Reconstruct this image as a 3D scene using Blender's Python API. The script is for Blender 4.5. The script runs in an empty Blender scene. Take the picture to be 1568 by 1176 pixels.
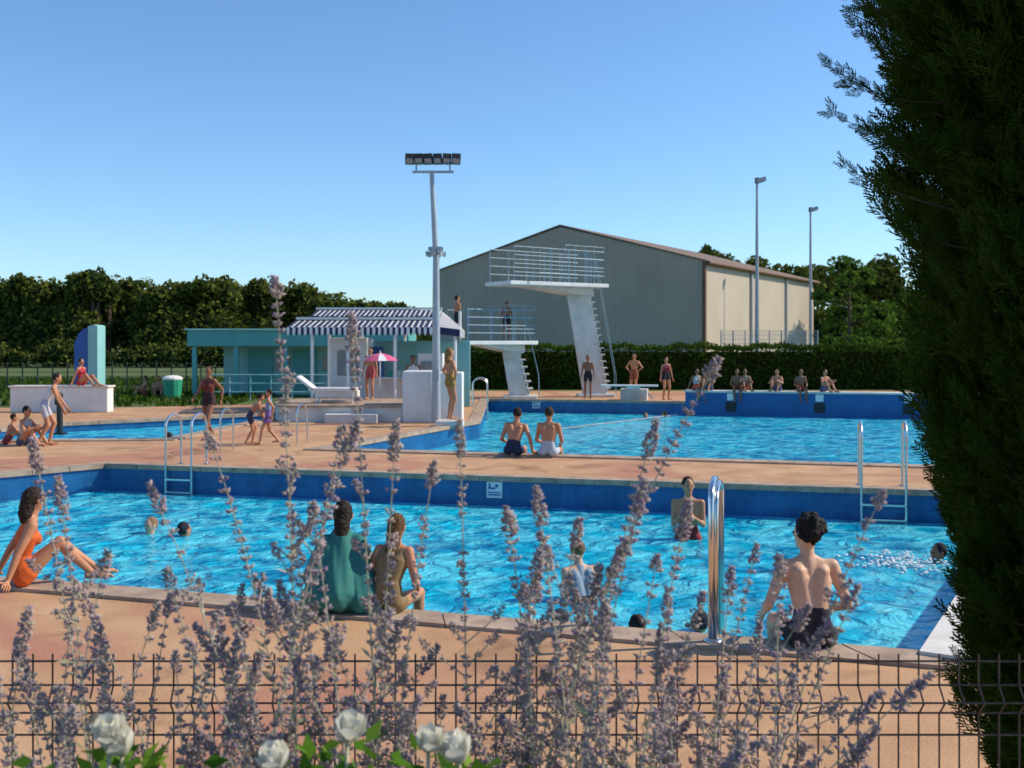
import bpy, math, random
import numpy as np
from mathutils import Vector, Matrix, Quaternion
from mathutils.geometry import tessellate_polygon
random.seed(7); rng=np.random.default_rng(11)
scene=bpy.context.scene
COL=scene.collection
V3=Vector
# ---------------------------------------------------------------- materials
def nodes(name):
    m=bpy.data.materials.new(name); m.use_nodes=True
    nt=m.node_tree; b=nt.nodes['Principled BSDF']; return m,nt,b
def pm(name,c1,c2=None,scale=3.0,rough=0.7,bump=0.0,bscale=30.0,metal=0.0,spec=0.4):
    m,nt,b=nodes(name); N=nt.nodes; L=nt.links
    b.inputs['Roughness'].default_value=rough; b.inputs['Metallic'].default_value=metal
    b.inputs['Specular IOR Level'].default_value=spec
    if c2 is None: c2=tuple(x*0.8 for x in c1)
    tc=N.new('ShaderNodeTexCoord'); n=N.new('ShaderNodeTexNoise'); n.inputs['Scale'].default_value=scale
    n.inputs['Detail'].default_value=6; n.inputs['Roughness'].default_value=0.6
    L.new(tc.outputs['Object'],n.inputs['Vector'])
    r=N.new('ShaderNodeValToRGB'); r.color_ramp.elements[0].position=0.32; r.color_ramp.elements[1].position=0.68
    r.color_ramp.elements[0].color=(*c2,1); r.color_ramp.elements[1].color=(*c1,1)
    L.new(n.outputs['Fac'],r.inputs['Fac']); L.new(r.outputs['Color'],b.inputs['Base Color'])
    if bump>0:
        n2=N.new('ShaderNodeTexNoise'); n2.inputs['Scale'].default_value=bscale; n2.inputs['Detail'].default_value=5
        L.new(tc.outputs['Object'],n2.inputs['Vector'])
        bp=N.new('ShaderNodeBump'); bp.inputs['Strength'].default_value=bump; bp.inputs['Distance'].default_value=0.02
        L.new(n2.outputs['Fac'],bp.inputs['Height']); L.new(bp.outputs['Normal'],b.inputs['Normal'])
    return m
def leafmat(name,cols,transl=0.3,clump=0.0):
    m=bpy.data.materials.new(name); m.use_nodes=True; nt=m.node_tree; N=nt.nodes; L=nt.links; N.clear()
    o=N.new('ShaderNodeOutputMaterial'); g=N.new('ShaderNodeNewGeometry'); r=N.new('ShaderNodeValToRGB')
    els=r.color_ramp.elements
    while len(els)<len(cols): els.new(0.5)
    for i,c in enumerate(cols):
        els[i].position=i/(len(cols)-1); els[i].color=(*c,1)
    if clump>0:
        tc=N.new('ShaderNodeTexCoord'); n=N.new('ShaderNodeTexNoise'); n.inputs['Scale'].default_value=clump; n.inputs['Detail'].default_value=2
        L.new(tc.outputs['Object'],n.inputs['Vector'])
        mx=N.new('ShaderNodeMix'); mx.inputs['Factor'].default_value=0.6
        L.new(g.outputs['Random Per Island'],mx.inputs['A']); L.new(n.outputs['Fac'],mx.inputs['B'])
        L.new(mx.outputs['Result'],r.inputs['Fac'])
    else: L.new(g.outputs['Random Per Island'],r.inputs['Fac'])
    d=N.new('ShaderNodeBsdfDiffuse'); t=N.new('ShaderNodeBsdfTranslucent'); mix=N.new('ShaderNodeMixShader')
    mix.inputs['Fac'].default_value=transl
    L.new(r.outputs['Color'],d.inputs['Color']); L.new(r.outputs['Color'],t.inputs['Color'])
    L.new(d.outputs[0],mix.inputs[1]); L.new(t.outputs[0],mix.inputs[2]); L.new(mix.outputs[0],o.inputs['Surface'])
    return m
def tilemat(name,c1,c2,mortar,size=0.1):
    m,nt,b=nodes(name); N=nt.nodes; L=nt.links
    uv=N.new('ShaderNodeUVMap'); br=N.new('ShaderNodeTexBrick'); br.offset=0.0
    br.inputs['Color1'].default_value=(*c1,1); br.inputs['Color2'].default_value=(*c2,1); br.inputs['Mortar'].default_value=(*mortar,1)
    br.inputs['Scale'].default_value=1/size; br.inputs['Brick Width'].default_value=1; br.inputs['Row Height'].default_value=1
    br.inputs['Mortar Size'].default_value=0.03
    L.new(uv.outputs[0],br.inputs['Vector'])
    tc=N.new('ShaderNodeTexCoord'); n=N.new('ShaderNodeTexNoise'); n.inputs['Scale'].default_value=1.8; n.inputs['Detail'].default_value=5; L.new(tc.outputs['Object'],n.inputs['Vector'])
    r=N.new('ShaderNodeValToRGB'); r.color_ramp.elements[0].position=.3; r.color_ramp.elements[0].color=(.6,.62,.66,1); r.color_ramp.elements[1].position=.65; r.color_ramp.elements[1].color=(1,1,1,1); L.new(n.outputs['Fac'],r.inputs['Fac'])
    mu=N.new('ShaderNodeMix'); mu.data_type='RGBA'; mu.blend_type='MULTIPLY'; mu.inputs['Factor'].default_value=1
    L.new(br.outputs['Color'],mu.inputs['A']); L.new(r.outputs['Color'],mu.inputs['B'])
    L.new(mu.outputs['Result'],b.inputs['Base Color'])
    b.inputs['Roughness'].default_value=0.3
    return m
def watermat(name,dark,mid,light):
    m,nt,b=nodes(name); N=nt.nodes; L=nt.links
    tc=N.new('ShaderNodeTexCoord'); mp=N.new('ShaderNodeMapping'); mp.inputs['Scale'].default_value=(1,1.0,1)
    L.new(tc.outputs['Object'],mp.inputs['Vector'])
    n=N.new('ShaderNodeTexNoise'); n.inputs['Scale'].default_value=0.8; n.inputs['Detail'].default_value=8; n.inputs['Distortion'].default_value=1.4; n.inputs['Roughness'].default_value=0.62
    L.new(mp.outputs[0],n.inputs['Vector'])
    r=N.new('ShaderNodeValToRGB'); r.color_ramp.elements[0].position=0.36; r.color_ramp.elements[1].position=0.58
    r.color_ramp.elements[0].color=(*dark,1); r.color_ramp.elements[1].color=(*mid,1)
    L.new(n.outputs['Fac'],r.inputs['Fac'])
    nd=N.new('ShaderNodeTexNoise'); nd.inputs['Scale'].default_value=2.4; nd.inputs['Detail'].default_value=3; L.new(mp.outputs[0],nd.inputs['Vector'])
    mxv=N.new('ShaderNodeMix'); mxv.data_type='VECTOR'; mxv.inputs['Factor'].default_value=0.45
    L.new(mp.outputs[0],mxv.inputs['A']); L.new(nd.outputs['Color'],mxv.inputs['B'])
    vo=N.new('ShaderNodeTexVoronoi'); vo.feature='SMOOTH_F1'; vo.inputs['Scale'].default_value=3.8; vo.inputs['Smoothness'].default_value=0.5  # lighter cell network paints caustic light into the water colour
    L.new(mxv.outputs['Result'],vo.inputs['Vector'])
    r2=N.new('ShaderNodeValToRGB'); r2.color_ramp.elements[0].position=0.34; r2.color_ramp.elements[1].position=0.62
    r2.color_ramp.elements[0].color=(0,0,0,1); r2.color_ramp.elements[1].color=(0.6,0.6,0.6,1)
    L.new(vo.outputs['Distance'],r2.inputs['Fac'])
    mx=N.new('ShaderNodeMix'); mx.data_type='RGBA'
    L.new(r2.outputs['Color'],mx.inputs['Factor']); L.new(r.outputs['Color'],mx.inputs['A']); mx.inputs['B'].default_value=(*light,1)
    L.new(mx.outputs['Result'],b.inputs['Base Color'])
    b.inputs['Roughness'].default_value=0.07; b.inputs['IOR'].default_value=1.33; b.inputs['Specular IOR Level'].default_value=0.4
    w1=N.new('ShaderNodeTexNoise'); w1.inputs['Scale'].default_value=2.8; w1.inputs['Detail'].default_value=7; w1.inputs['Distortion'].default_value=0.9
    L.new(mp.outputs[0],w1.inputs['Vector'])
    bp=N.new('ShaderNodeBump'); bp.inputs['Strength'].default_value=1.0; bp.inputs['Distance'].default_value=0.24
    L.new(w1.outputs['Fac'],bp.inputs['Height']); L.new(bp.outputs['Normal'],b.inputs['Normal'])
    return m
def deckmat():
    m,nt,b=nodes('sprayed_concrete_deck'); N=nt.nodes; L=nt.links
    tc=N.new('ShaderNodeTexCoord')
    def noise(s,d=5,dist=0):
        n=N.new('ShaderNodeTexNoise'); n.inputs['Scale'].default_value=s; n.inputs['Detail'].default_value=d; n.inputs['Distortion'].default_value=dist
        L.new(tc.outputs['Object'],n.inputs['Vector']); return n
    def ramp(n,p0,c0,p1,c1):
        r=N.new('ShaderNodeValToRGB'); e=r.color_ramp.elements; e[0].position=p0; e[0].color=(*c0,1); e[1].position=p1; e[1].color=(*c1,1)
        L.new(n.outputs['Fac'],r.inputs['Fac']); return r
    base=ramp(noise(1.5,7),0.3,(0.47,0.26,0.135),0.7,(0.64,0.39,0.215))
    red=ramp(noise(0.33,4,1.0),0.5,(0,0,0),0.62,(1,1,1))
    mx=N.new('ShaderNodeMix'); mx.data_type='RGBA'; L.new(red.outputs['Color'],mx.inputs['Factor'])
    L.new(base.outputs['Color'],mx.inputs['A']); mx.inputs['B'].default_value=(0.48,0.225,0.14,1)
    st=ramp(noise(0.8,8,2.0),0.28,(0.62,0.6,0.6),0.42,(1,1,1))
    sp=ramp(noise(60,3),0.35,(0.8,0.8,0.8),0.6,(1.0,1.0,1.0))
    mu=N.new('ShaderNodeMix'); mu.data_type='RGBA'; mu.blend_type='MULTIPLY'; mu.inputs['Factor'].default_value=1
    L.new(mx.outputs['Result'],mu.inputs['A']); L.new(sp.outputs['Color'],mu.inputs['B'])
    mu2=N.new('ShaderNodeMix'); mu2.data_type='RGBA'; mu2.blend_type='MULTIPLY'; mu2.inputs['Factor'].default_value=1
    L.new(mu.outputs['Result'],mu2.inputs['A']); L.new(st.outputs['Color'],mu2.inputs['B'])
    L.new(mu2.outputs['Result'],b.inputs['Base Color']); b.inputs['Roughness'].default_value=0.8; b.inputs['Specular IOR Level'].default_value=0.2
    bp=N.new('ShaderNodeBump'); bp.inputs['Strength'].default_value=0.4; bp.inputs['Distance'].default_value=0.01
    L.new(noise(45,4).outputs['Fac'],bp.inputs['Height']); L.new(bp.outputs['Normal'],b.inputs['Normal'])
    return m
M={}
M['deck']=deckmat()
M['grass']=pm('grass',(0.11,0.15,0.04),(0.055,0.085,0.02),0.6,0.95,0.5,40)
M['coping']=pm('coping_concrete',(0.5,0.37,0.27),(0.28,0.19,0.13),4,0.8,0.3,50)
M['copwhite']=pm('coping_white',(0.75,0.72,0.66),(0.6,0.56,0.5),4,0.7,0.2,50)
M['tile']=tilemat('pool_wall_tile',(0.010,0.11,0.29),(0.015,0.14,0.35),(0.03,0.17,0.37),0.15)
M['walltile']=pm('wall_tile_blue',(0.012,0.12,0.33),(0.008,0.09,0.25),2,0.35)
M['floor']=pm('pool_floor',(0.1,0.45,0.6))
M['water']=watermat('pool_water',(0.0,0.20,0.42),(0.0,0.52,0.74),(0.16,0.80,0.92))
M['white']=pm('white_paint',(0.8,0.8,0.77),(0.66,0.66,0.63),2,0.55,0.1,20)
M['offwhite']=pm('aged_white_concrete',(0.74,0.71,0.66),(0.52,0.49,0.44),1.5,0.75,0.2,25)
M['turq']=pm('turquoise_paint',(0.10,0.40,0.38),(0.07,0.32,0.32),1,0.6)
M['turql']=pm('pale_turquoise_panel',(0.28,0.56,0.54),(0.2,0.46,0.46),1,0.6)
M['blue']=pm('deep_blue_paint',(0.03,0.12,0.4),(0.02,0.09,0.3),1,0.5)
M['navy']=pm('navy_fabric',(0.03,0.035,0.09),None,3,0.9)
M['steel']=pm('stainless_steel',(0.75,0.74,0.72),(0.65,0.64,0.62),5,0.22,metal=1.0)
M['galv']=pm('galvanised_steel',(0.42,0.45,0.47),(0.34,0.36,0.39),3,0.5,metal=0.3)
M['bluesteel']=pm('painted_rail_blue',(0.22,0.36,0.44),None,3,0.5)
M['black']=pm('black_plastic',(0.02,0.02,0.022),None,3,0.5)
M['glass']=pm('lamp_glass',(0.25,0.28,0.3),None,3,0.1,spec=0.8)
M['fence']=pm('fence_wire_brown',(0.22,0.12,0.08),(0.11,0.06,0.04),20,0.55)
M['fgreen']=pm('fence_wire_green',(0.04,0.07,0.045),None,3,0.6)
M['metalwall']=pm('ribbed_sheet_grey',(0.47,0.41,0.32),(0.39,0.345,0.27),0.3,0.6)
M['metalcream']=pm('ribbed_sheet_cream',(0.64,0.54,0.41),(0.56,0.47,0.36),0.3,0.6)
M['roof']=pm('fibre_cement_roof',(0.24,0.17,0.12),(0.17,0.12,0.09),0.5,0.85)
M['trim']=pm('brown_trim',(0.20,0.11,0.07),None,2,0.7)
M['bark']=pm('bark',(0.14,0.09,0.06),(0.08,0.05,0.035),8,0.9,0.6,20)
M['soil']=pm('soil',(0.09,0.06,0.04),(0.05,0.035,0.02),6,0.95,0.8,25)
M['pink']=pm('pink_canvas',(0.7,0.12,0.25),None,3,0.8)
M['red']=pm('red_paint',(0.55,0.04,0.04),None,3,0.6)
M['green']=pm('green_plastic',(0.03,0.35,0.2),None,3,0.5)
M['core']=pm('foliage_shade_core',(0.018,0.030,0.010),None,2,1.0,spec=0.0)  # dark solids added inside foliage to block light and give inner shade
M['leafA']=leafmat('forest_leaves',[(0.022,0.04,0.009),(0.06,0.085,0.018),(0.125,0.145,0.03),(0.20,0.16,0.035)],0.25,0.17)
M['leafB']=leafmat('tree_leaves',[(0.035,0.07,0.012),(0.09,0.16,0.024),(0.18,0.26,0.04)],0.35,0.8)
M['hedge']=leafmat('hedge_leaves',[(0.018,0.038,0.007),(0.045,0.085,0.013),(0.12,0.19,0.025)],0.25,0.6)
M['cyp']=leafmat('cypress_scales',[(0.016,0.036,0.007),(0.05,0.09,0.012),(0.15,0.19,0.022)],0.28,1.8)
M['lav']=leafmat('sage_florets',[(0.42,0.32,0.40),(0.58,0.49,0.50),(0.68,0.58,0.47),(0.38,0.28,0.44),(0.78,0.70,0.56),(0.50,0.38,0.46)],0.45)
M['lstem']=pm('sage_stem',(0.52,0.50,0.35),(0.38,0.37,0.24),10,0.8)
M['lleaf']=leafmat('sage_leaves',[(0.38,0.38,0.22),(0.56,0.52,0.36)],0.4)
M['rleaf']=leafmat('rose_leaves',[(0.06,0.15,0.015),(0.14,0.28,0.03),(0.24,0.38,0.05)],0.4)
M['petal']=leafmat('white_petals',[(0.76,0.74,0.62),(0.82,0.80,0.72)],0.45)
M['foam']=pm('foam',(0.85,0.9,0.92),None,3,0.5)

# ---------------------------------------------------------------- mesh helpers
def sph(nu=12,nv=8):
    v=[(0,0,-1)]; f=[]
    for j in range(1,nv):
        a=-math.pi/2+math.pi*j/nv
        for i in range(nu):
            b=2*math.pi*i/nu; v.append((math.cos(a)*math.cos(b),math.cos(a)*math.sin(b),math.sin(a)))
    v.append((0,0,1)); top=len(v)-1
    for i in range(nu):
        k=(i+1)%nu
        f.append((0,1+k,1+i)); f.append((top,1+(nv-2)*nu+i,1+(nv-2)*nu+k))
        for j in range(nv-2):
            f.append((1+j*nu+i,1+j*nu+k,1+(j+1)*nu+k,1+(j+1)*nu+i))
    return np.array(v),f
S12=sph(12,7); S8=sph(8,5); S16=sph(16,11)
def basis(d):
    d=Vector(d).normalized(); a=Vector((0,0,1)) if abs(d.z)<0.9 else Vector((1,0,0))
    x=a.cross(d).normalized(); y=d.cross(x); return x,y,d
class MB:
    def __init__(s): s.v=[];s.f=[];s.m=[];s.mats=[]
    def mi(s,k):
        m=M[k] if isinstance(k,str) else k
        if m not in s.mats: s.mats.append(m)
        return s.mats.index(m)
    def add(s,v,f,mat):
        o=len(s.v); i=s.mi(mat); s.v+= [tuple(p) for p in v]
        for q in f: s.f.append(tuple(o+k for k in q)); s.m.append(i)
    def box(s,c,size,mat,rz=0.0,R=None):
        hx,hy,hz=[q/2 for q in size]
        pts=[V3((x,y,z)) for z in(-hz,hz) for x,y in((-hx,-hy),(hx,-hy),(hx,hy),(-hx,hy))]
        if R is None: R=Matrix.Rotation(rz,3,'Z')
        pts=[R@p+V3(c) for p in pts]
        s.add(pts,[(0,3,2,1),(4,5,6,7),(0,1,5,4),(1,2,6,5),(2,3,7,6),(3,0,4,7)],mat)
    def prism(s,poly,z0,z1,mat,topmat=None):
        n=len(poly); v=[(x,y,z0) for x,y in poly]+[(x,y,z1) for x,y in poly]
        s.add(v,[(i,(i+1)%n,n+(i+1)%n,n+i) for i in range(n)],mat)
        s.add([(x,y,z1) for x,y in poly],[tuple(range(n))],topmat or mat)
    def extr(s,prof,vec,mat):
        n=len(prof); v=[V3(p) for p in prof]+[V3(p)+V3(vec) for p in prof]
        s.add(v,[(i,(i+1)%n,n+(i+1)%n,n+i) for i in range(n)]+[tuple(range(n-1,-1,-1)),tuple(range(n,2*n))],mat)
    def tube(s,pts,r,mat,n=8,close=True):
        pts=[V3(p) for p in pts]; rr=r if isinstance(r,(list,tuple)) else [r]*len(pts)
        vs=[];px=None
        for i,p in enumerate(pts):
            d=(pts[min(i+1,len(pts)-1)]-pts[max(i-1,0)])
            if px is None: x,y,_=basis(d)
            else:
                dn=d.normalized(); x=(px-dn*px.dot(dn)).normalized(); y=dn.cross(x)
            px=x
            for k in range(n):
                a=2*math.pi*k/n; vs.append(p+(x*math.cos(a)+y*math.sin(a))*rr[i])
        f=[]
        for i in range(len(pts)-1):
            for k in range(n):
                f.append((i*n+k,i*n+(k+1)%n,(i+1)*n+(k+1)%n,(i+1)*n+k))
        if close: f.append(tuple(range(n-1,-1,-1))); f.append(tuple(range((len(pts)-1)*n,len(pts)*n)))
        s.add(vs,f,mat)
    def ell(s,c,rad,mat,S=S12,R=None):
        p=S[0]*np.array(rad)
        if R is not None: p=p@np.array(R).T
        s.add(p+np.array(c),S[1],mat)
    def obj(s,name,parent=None,bevel=0,smooth=False):
        me=bpy.data.meshes.new(name); me.from_pydata(s.v,[],s.f)
        for m in s.mats: me.materials.append(m)
        me.polygons.foreach_set('material_index',s.m)
        if smooth: me.polygons.foreach_set('use_smooth',[True]*len(me.polygons))
        me.update(); o=bpy.data.objects.new(name,me); COL.objects.link(o)
        if parent: o.parent=parent
        if bevel:
            b=o.modifiers.new('b','BEVEL'); b.width=bevel; b.segments=2; b.limit_method='ANGLE'
        return o
def empty(name):
    e=bpy.data.objects.new(name,None); COL.objects.link(e); e.empty_display_size=0.2; return e
def fast(name,V,F,mats,midx=None,parent=None,smooth=False):
    V=np.asarray(V,dtype=np.float32); F=np.asarray(F,dtype=np.int32); k=F.shape[1]
    me=bpy.data.meshes.new(name); me.vertices.add(len(V)); me.vertices.foreach_set('co',V.ravel())
    me.loops.add(F.size); me.loops.foreach_set('vertex_index',F.ravel())
    me.polygons.add(len(F)); me.polygons.foreach_set('loop_start',np.arange(0,F.size,k,dtype=np.int32))
    me.polygons.foreach_set('loop_total',np.full(len(F),k,dtype=np.int32))
    for m in mats: me.materials.append(m)
    if midx is not None: me.polygons.foreach_set('material_index',np.asarray(midx,dtype=np.int32))
    me.update(calc_edges=True); me.validate()
    o=bpy.data.objects.new(name,me); COL.objects.link(o)
    if parent: o.parent=parent
    return o
def randrot(n):
    q=rng.normal(size=(n,4)); q/=np.linalg.norm(q,axis=1)[:,None]; w,x,y,z=q.T
    return np.stack([1-2*(y*y+z*z),2*(x*y-z*w),2*(x*z+y*w),2*(x*y+z*w),1-2*(x*x+z*z),2*(y*z-x*w),2*(x*z-y*w),2*(y*z+x*w),1-2*(x*x+y*y)],1).reshape(n,3,3)
def dirrot(D):
    D=D/np.linalg.norm(D,axis=1)[:,None]; a=rng.normal(size=D.shape); x=np.cross(a,D); x/=np.linalg.norm(x,axis=1)[:,None]
    y=np.cross(D,x); return np.stack([x,y,D],2)
def scatter(bv,bf,R,T,S):
    n=len(T); V=np.einsum('nij,kj->nki',R,bv)*(S[:,None,None] if S.ndim==1 else S[:,None,:])+T[:,None,:]
    F=(bf[None]+ (np.arange(n)*len(bv))[:,None,None]).reshape(-1,bf.shape[1]); return V.reshape(-1,3),F
LEAFV=np.array([(-.5,0,0),(0,-.32,.05),(.5,0,0),(0,.32,.05)]); LEAFF=np.array([(0,1,2,3)])
def blobs_leaves(blobs,dens,size):
    T=[]
    for (c,r) in blobs:
        n=int(dens*(r[0]*r[1]*r[2])**(2/3)); d=rng.normal(size=(n,3)); d/=np.linalg.norm(d,axis=1)[:,None]
        rad=1.08-np.abs(rng.normal(0,0.17,size=n)); rad*=1+0.16*np.sin(d[:,0]*7+c[0])*np.cos(d[:,2]*6+c[1])
        T.append(d*rad[:,None]*np.array(r)+np.array(c))
    T=np.concatenate(T); n=len(T)
    return scatter(LEAFV,LEAFF,randrot(n),T,size*rng.uniform(0.6,1.4,n))
# ---------------------------------------------------------------- world, sun, camera
A=math.radians(80); E=math.radians(39)
w=bpy.data.worlds.new('World'); scene.world=w; w.use_nodes=True
nt=w.node_tree; sky=nt.nodes.new('ShaderNodeTexSky'); sky.sky_type='NISHITA'; sky.sun_disc=False
sky.sun_elevation=E; sky.sun_rotation=A; sky.ozone_density=2.2; sky.dust_density=0.2; sky.air_density=1.0
mul=nt.nodes.new('ShaderNodeMix'); mul.data_type='RGBA'; mul.blend_type='MULTIPLY'; mul.inputs['Factor'].default_value=1.0
mul.inputs['B'].default_value=(0.80,1.06,1.30,1)
nt.links.new(sky.outputs[0],mul.inputs['A'])
nt.links.new(mul.outputs['Result'],nt.nodes['Background'].inputs['Color']); nt.nodes['Background'].inputs['Strength'].default_value=0.135
sd=V3((math.cos(E)*math.sin(A),math.cos(E)*math.cos(A),math.sin(E)))
l=bpy.data.lights.new('sun','SUN'); l.energy=5.0; l.angle=math.radians(0.5); l.color=(1.0,0.88,0.70)
lo=bpy.data.objects.new('sun',l); lo.rotation_euler=sd.to_track_quat('Z','Y').to_euler(); lo.location=(20,0,30); COL.objects.link(lo)
cam=bpy.data.cameras.new('camera'); co=bpy.data.objects.new('camera',cam); COL.objects.link(co)
co.location=(0,0,2.2); co.rotation_euler=(math.radians(90),0,0); cam.lens=36.73; cam.sensor_width=36; cam.shift_y=-0.0421
cam.clip_start=0.05; cam.clip_end=5000; scene.camera=co
cam.dof.use_dof=True; cam.dof.focus_distance=5.0; cam.dof.aperture_fstop=6.3
scene.view_settings.view_transform='Standard'; scene.view_settings.look='None'; scene.view_settings.exposure=0

# ---------------------------------------------------------------- ground, pools
WL=-0.45
poolN=[(2.95,7.25),(7.4,14.85),(-7.2,18.5),(-8.5,17.1),(-14,15.5),(-14,12.4)]
poolF=[(-3.8,21.2),(14,16.5),(18.5,34.2),(6.0,37.4),(-0.9,39.2),(-0.9,28.4)]
poolS=[(-13.5,22.6),(-7.7,23.3),(-6.6,32.0),(-12.2,27.4)]
def area(p): return sum(p[i][0]*p[(i+1)%len(p)][1]-p[(i+1)%len(p)][0]*p[i][1] for i in range(len(p)))/2
def ccw(p): return p if area(p)>0 else p[::-1]
def offset(p,d):
    out=[];n=len(p)
    for i in range(n):
        a=V3(p[i-1]);b=V3(p[i]);c=V3(p[(i+1)%n]); e1=(b-a).normalized();e2=(c-b).normalized()
        n1=V3((e1.y,-e1.x));n2=V3((e2.y,-e2.x)); m=(n1+n2).normalized(); out.append(tuple(b+m*(d/max(0.3,m.dot(n1)))))
    return out
def sheet(name,outer,holes,z,mat):
    loops=[[V3((x,y,z)) for x,y in outer]]+[[V3((x,y,z)) for x,y in h] for h in holes]
    tris=tessellate_polygon(loops); vs=[v for lp in loops for v in lp]
    fs=[]
    for t in tris:
        a,b,c=[vs[i] for i in t]
        fs.append(t if (b-a).cross(c-a).z>0 else t[::-1])
    b=MB(); b.add(vs,fs,mat); return b.obj(name)
pools=[ccw(poolN),ccw(poolF),ccw(poolS)]
deck_outer=[(-60,-10),(60,-10),(60,46),(-3,46),(-9,36),(-13,34.5),(-60,32)]
sheet('ground',[(-2500,-300),(2500,-300),(2500,3500),(-2500,3500)],[deck_outer],-0.004,'grass')
sheet('pool_deck',deck_outer,pools,0.0,'deck')
def make_pool(name,poly,depth,cw,copmat):
    root=empty(name); n=len(poly)
    me=bpy.data.meshes.new('pool_walls'); vs=[];fs=[];uv=[];L=0
    for i in range(n):
        a=poly[i];b=poly[(i+1)%n]; l=math.dist(a,b); o=len(vs)
        vs+=[(a[0],a[1],depth),(b[0],b[1],depth),(b[0],b[1],0.02),(a[0],a[1],0.02)]; fs.append((o+3,o+2,o+1,o))
        uv+=[(L,0.02),(L+l,0.02),(L+l,depth),(L,depth)]; L+=l
    me.from_pydata(vs,[],fs); u=me.uv_layers.new(name='UVMap')
    for i,c in enumerate(uv): u.data[i].uv=c
    me.materials.append(M['tile']); o=bpy.data.objects.new('pool_walls',me); COL.objects.link(o); o.parent=root
    sheet('pool_floor',poly,[],depth,'floor').parent=root
    inn=offset(poly,-0.035); out=offset(poly,cw); b=MB()
    for i in range(n):
        j=(i+1)%n; L=math.dist(inn[i],inn[j]); m=max(1,int(L/.6))
        for q in range(m):
            t0=q/m+.006/L*1.0; t1=(q+1)/m-.006/L; lp=lambda a,c,t:(a[0]+(c[0]-a[0])*t,a[1]+(c[1]-a[1])*t)
            A0,A1=lp(inn[i],inn[j],t0),lp(inn[i],inn[j],t1); B0,B1=lp(out[i],out[j],t0),lp(out[i],out[j],t1); dz=random.uniform(-.003,.003)
            v=[(*A0,-0.05),(*A1,-0.05),(*A1,0.035+dz),(*A0,0.035+dz),(*B0,-0.002),(*B1,-0.002),(*B1,0.03+dz),(*B0,0.03+dz)]
            b.add(v,[(0,3,2,1),(3,7,6,2),(4,5,6,7),(0,1,5,4),(0,4,7,3),(1,2,6,5)],copmat)
    b.obj('coping',root)
    return root
make_pool('swimming_pool',pools[0],-1.5,0.28,'coping')
make_pool('diving_pool',pools[1],-3.0,0.3,'coping')
make_pool('paddling_pool',pools[2],-0.9,0.3,'coping')
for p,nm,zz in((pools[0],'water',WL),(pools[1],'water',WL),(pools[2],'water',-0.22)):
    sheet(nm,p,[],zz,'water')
b=MB(); a=V3((2.95,7.25));c=V3((7.4,14.85)); d=(c-a).normalized(); nn=V3((d.y,-d.x))
b.prism([tuple(a-nn*0.10-d*0.1),tuple(a+nn*0.5-d*0.1),tuple(c+nn*0.5),tuple(c-nn*0.10)],-0.32,0.06,'copwhite')
b.obj('overflow_gutter',bevel=0.015)
b=MB(); e0=V3((6.2,37.35));e1=V3((18.5,34.2)); d=(e1-e0).normalized(); nn=V3((-d.y,d.x))
f0=e0-nn*0.05; f1=e1-nn*0.05
b.prism([tuple(f0),tuple(f1),tuple(f1+nn*0.6),tuple(f0+nn*0.6)],-0.6,0.37,'walltile')
b.prism([tuple(f0-nn*0.04-d*0.04),tuple(f1-nn*0.04),tuple(f1+nn*0.65),tuple(f0+nn*0.65-d*0.04)],0.37,0.43,'offwhite')
for k in(1.6,4.6,7.5):
    p=f0+d*k-nn*0.012
    b.box((p.x,p.y,0.22),(0.26,0.02,0.24),'white',rz=math.atan2(d.y,d.x))
    p=f0+d*k-nn*0.02
    b.box((p.x,p.y,-0.12),(0.36,0.03,0.34),'black',rz=math.atan2(d.y,d.x))
b.obj('starting_wall')
def depth_sign(x,y,z,ang,s):
    b=MB(); R=Matrix.Rotation(ang,3,'Z')
    def bx(cx,cz,wx,wz,t,m): 
        p=R@V3((cx*s,-t,cz*s)); b.box((x+p.x,y+p.y,z+p.z),(wx*s,0.01,wz*s),m,rz=ang)
    bx(0,0,1,1,0.012,'white'); bx(0,-0.3,.8,.08,0.02,'blue'); bx(0,-0.15,.8,.06,0.02,'blue'); bx(-.15,.1,.45,.1,0.02,'blue'); bx(.15,.25,.18,.18,0.02,'blue'); bx(-.3,.25,.1,.3,0.02,'blue')
    b.obj('depth_sign',bevel=0.002)
ang=math.atan2(14.85-18.5,7.4+7.2)
def farN(x): return 18.5+(x+7.2)*(14.85-18.5)/14.6
depth_sign(-0.28,farN(-0.28)-0.0,-0.19,ang,0.26)
depth_sign(0.9,38.73,-0.15,ang,0.3)
b=MB(); p0=V3((1.3,31.0,WL+0.02));p1=V3((5.9,37.2,WL+0.02)); n=60
b.tube([p0,p1],0.012,'black',6)
for i in range(n):
    p=p0.lerp(p1,(i+.5)/n); b.ell(p,(0.035,0.035,0.035),'white',S8)
b.obj('lane_rope')

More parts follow.
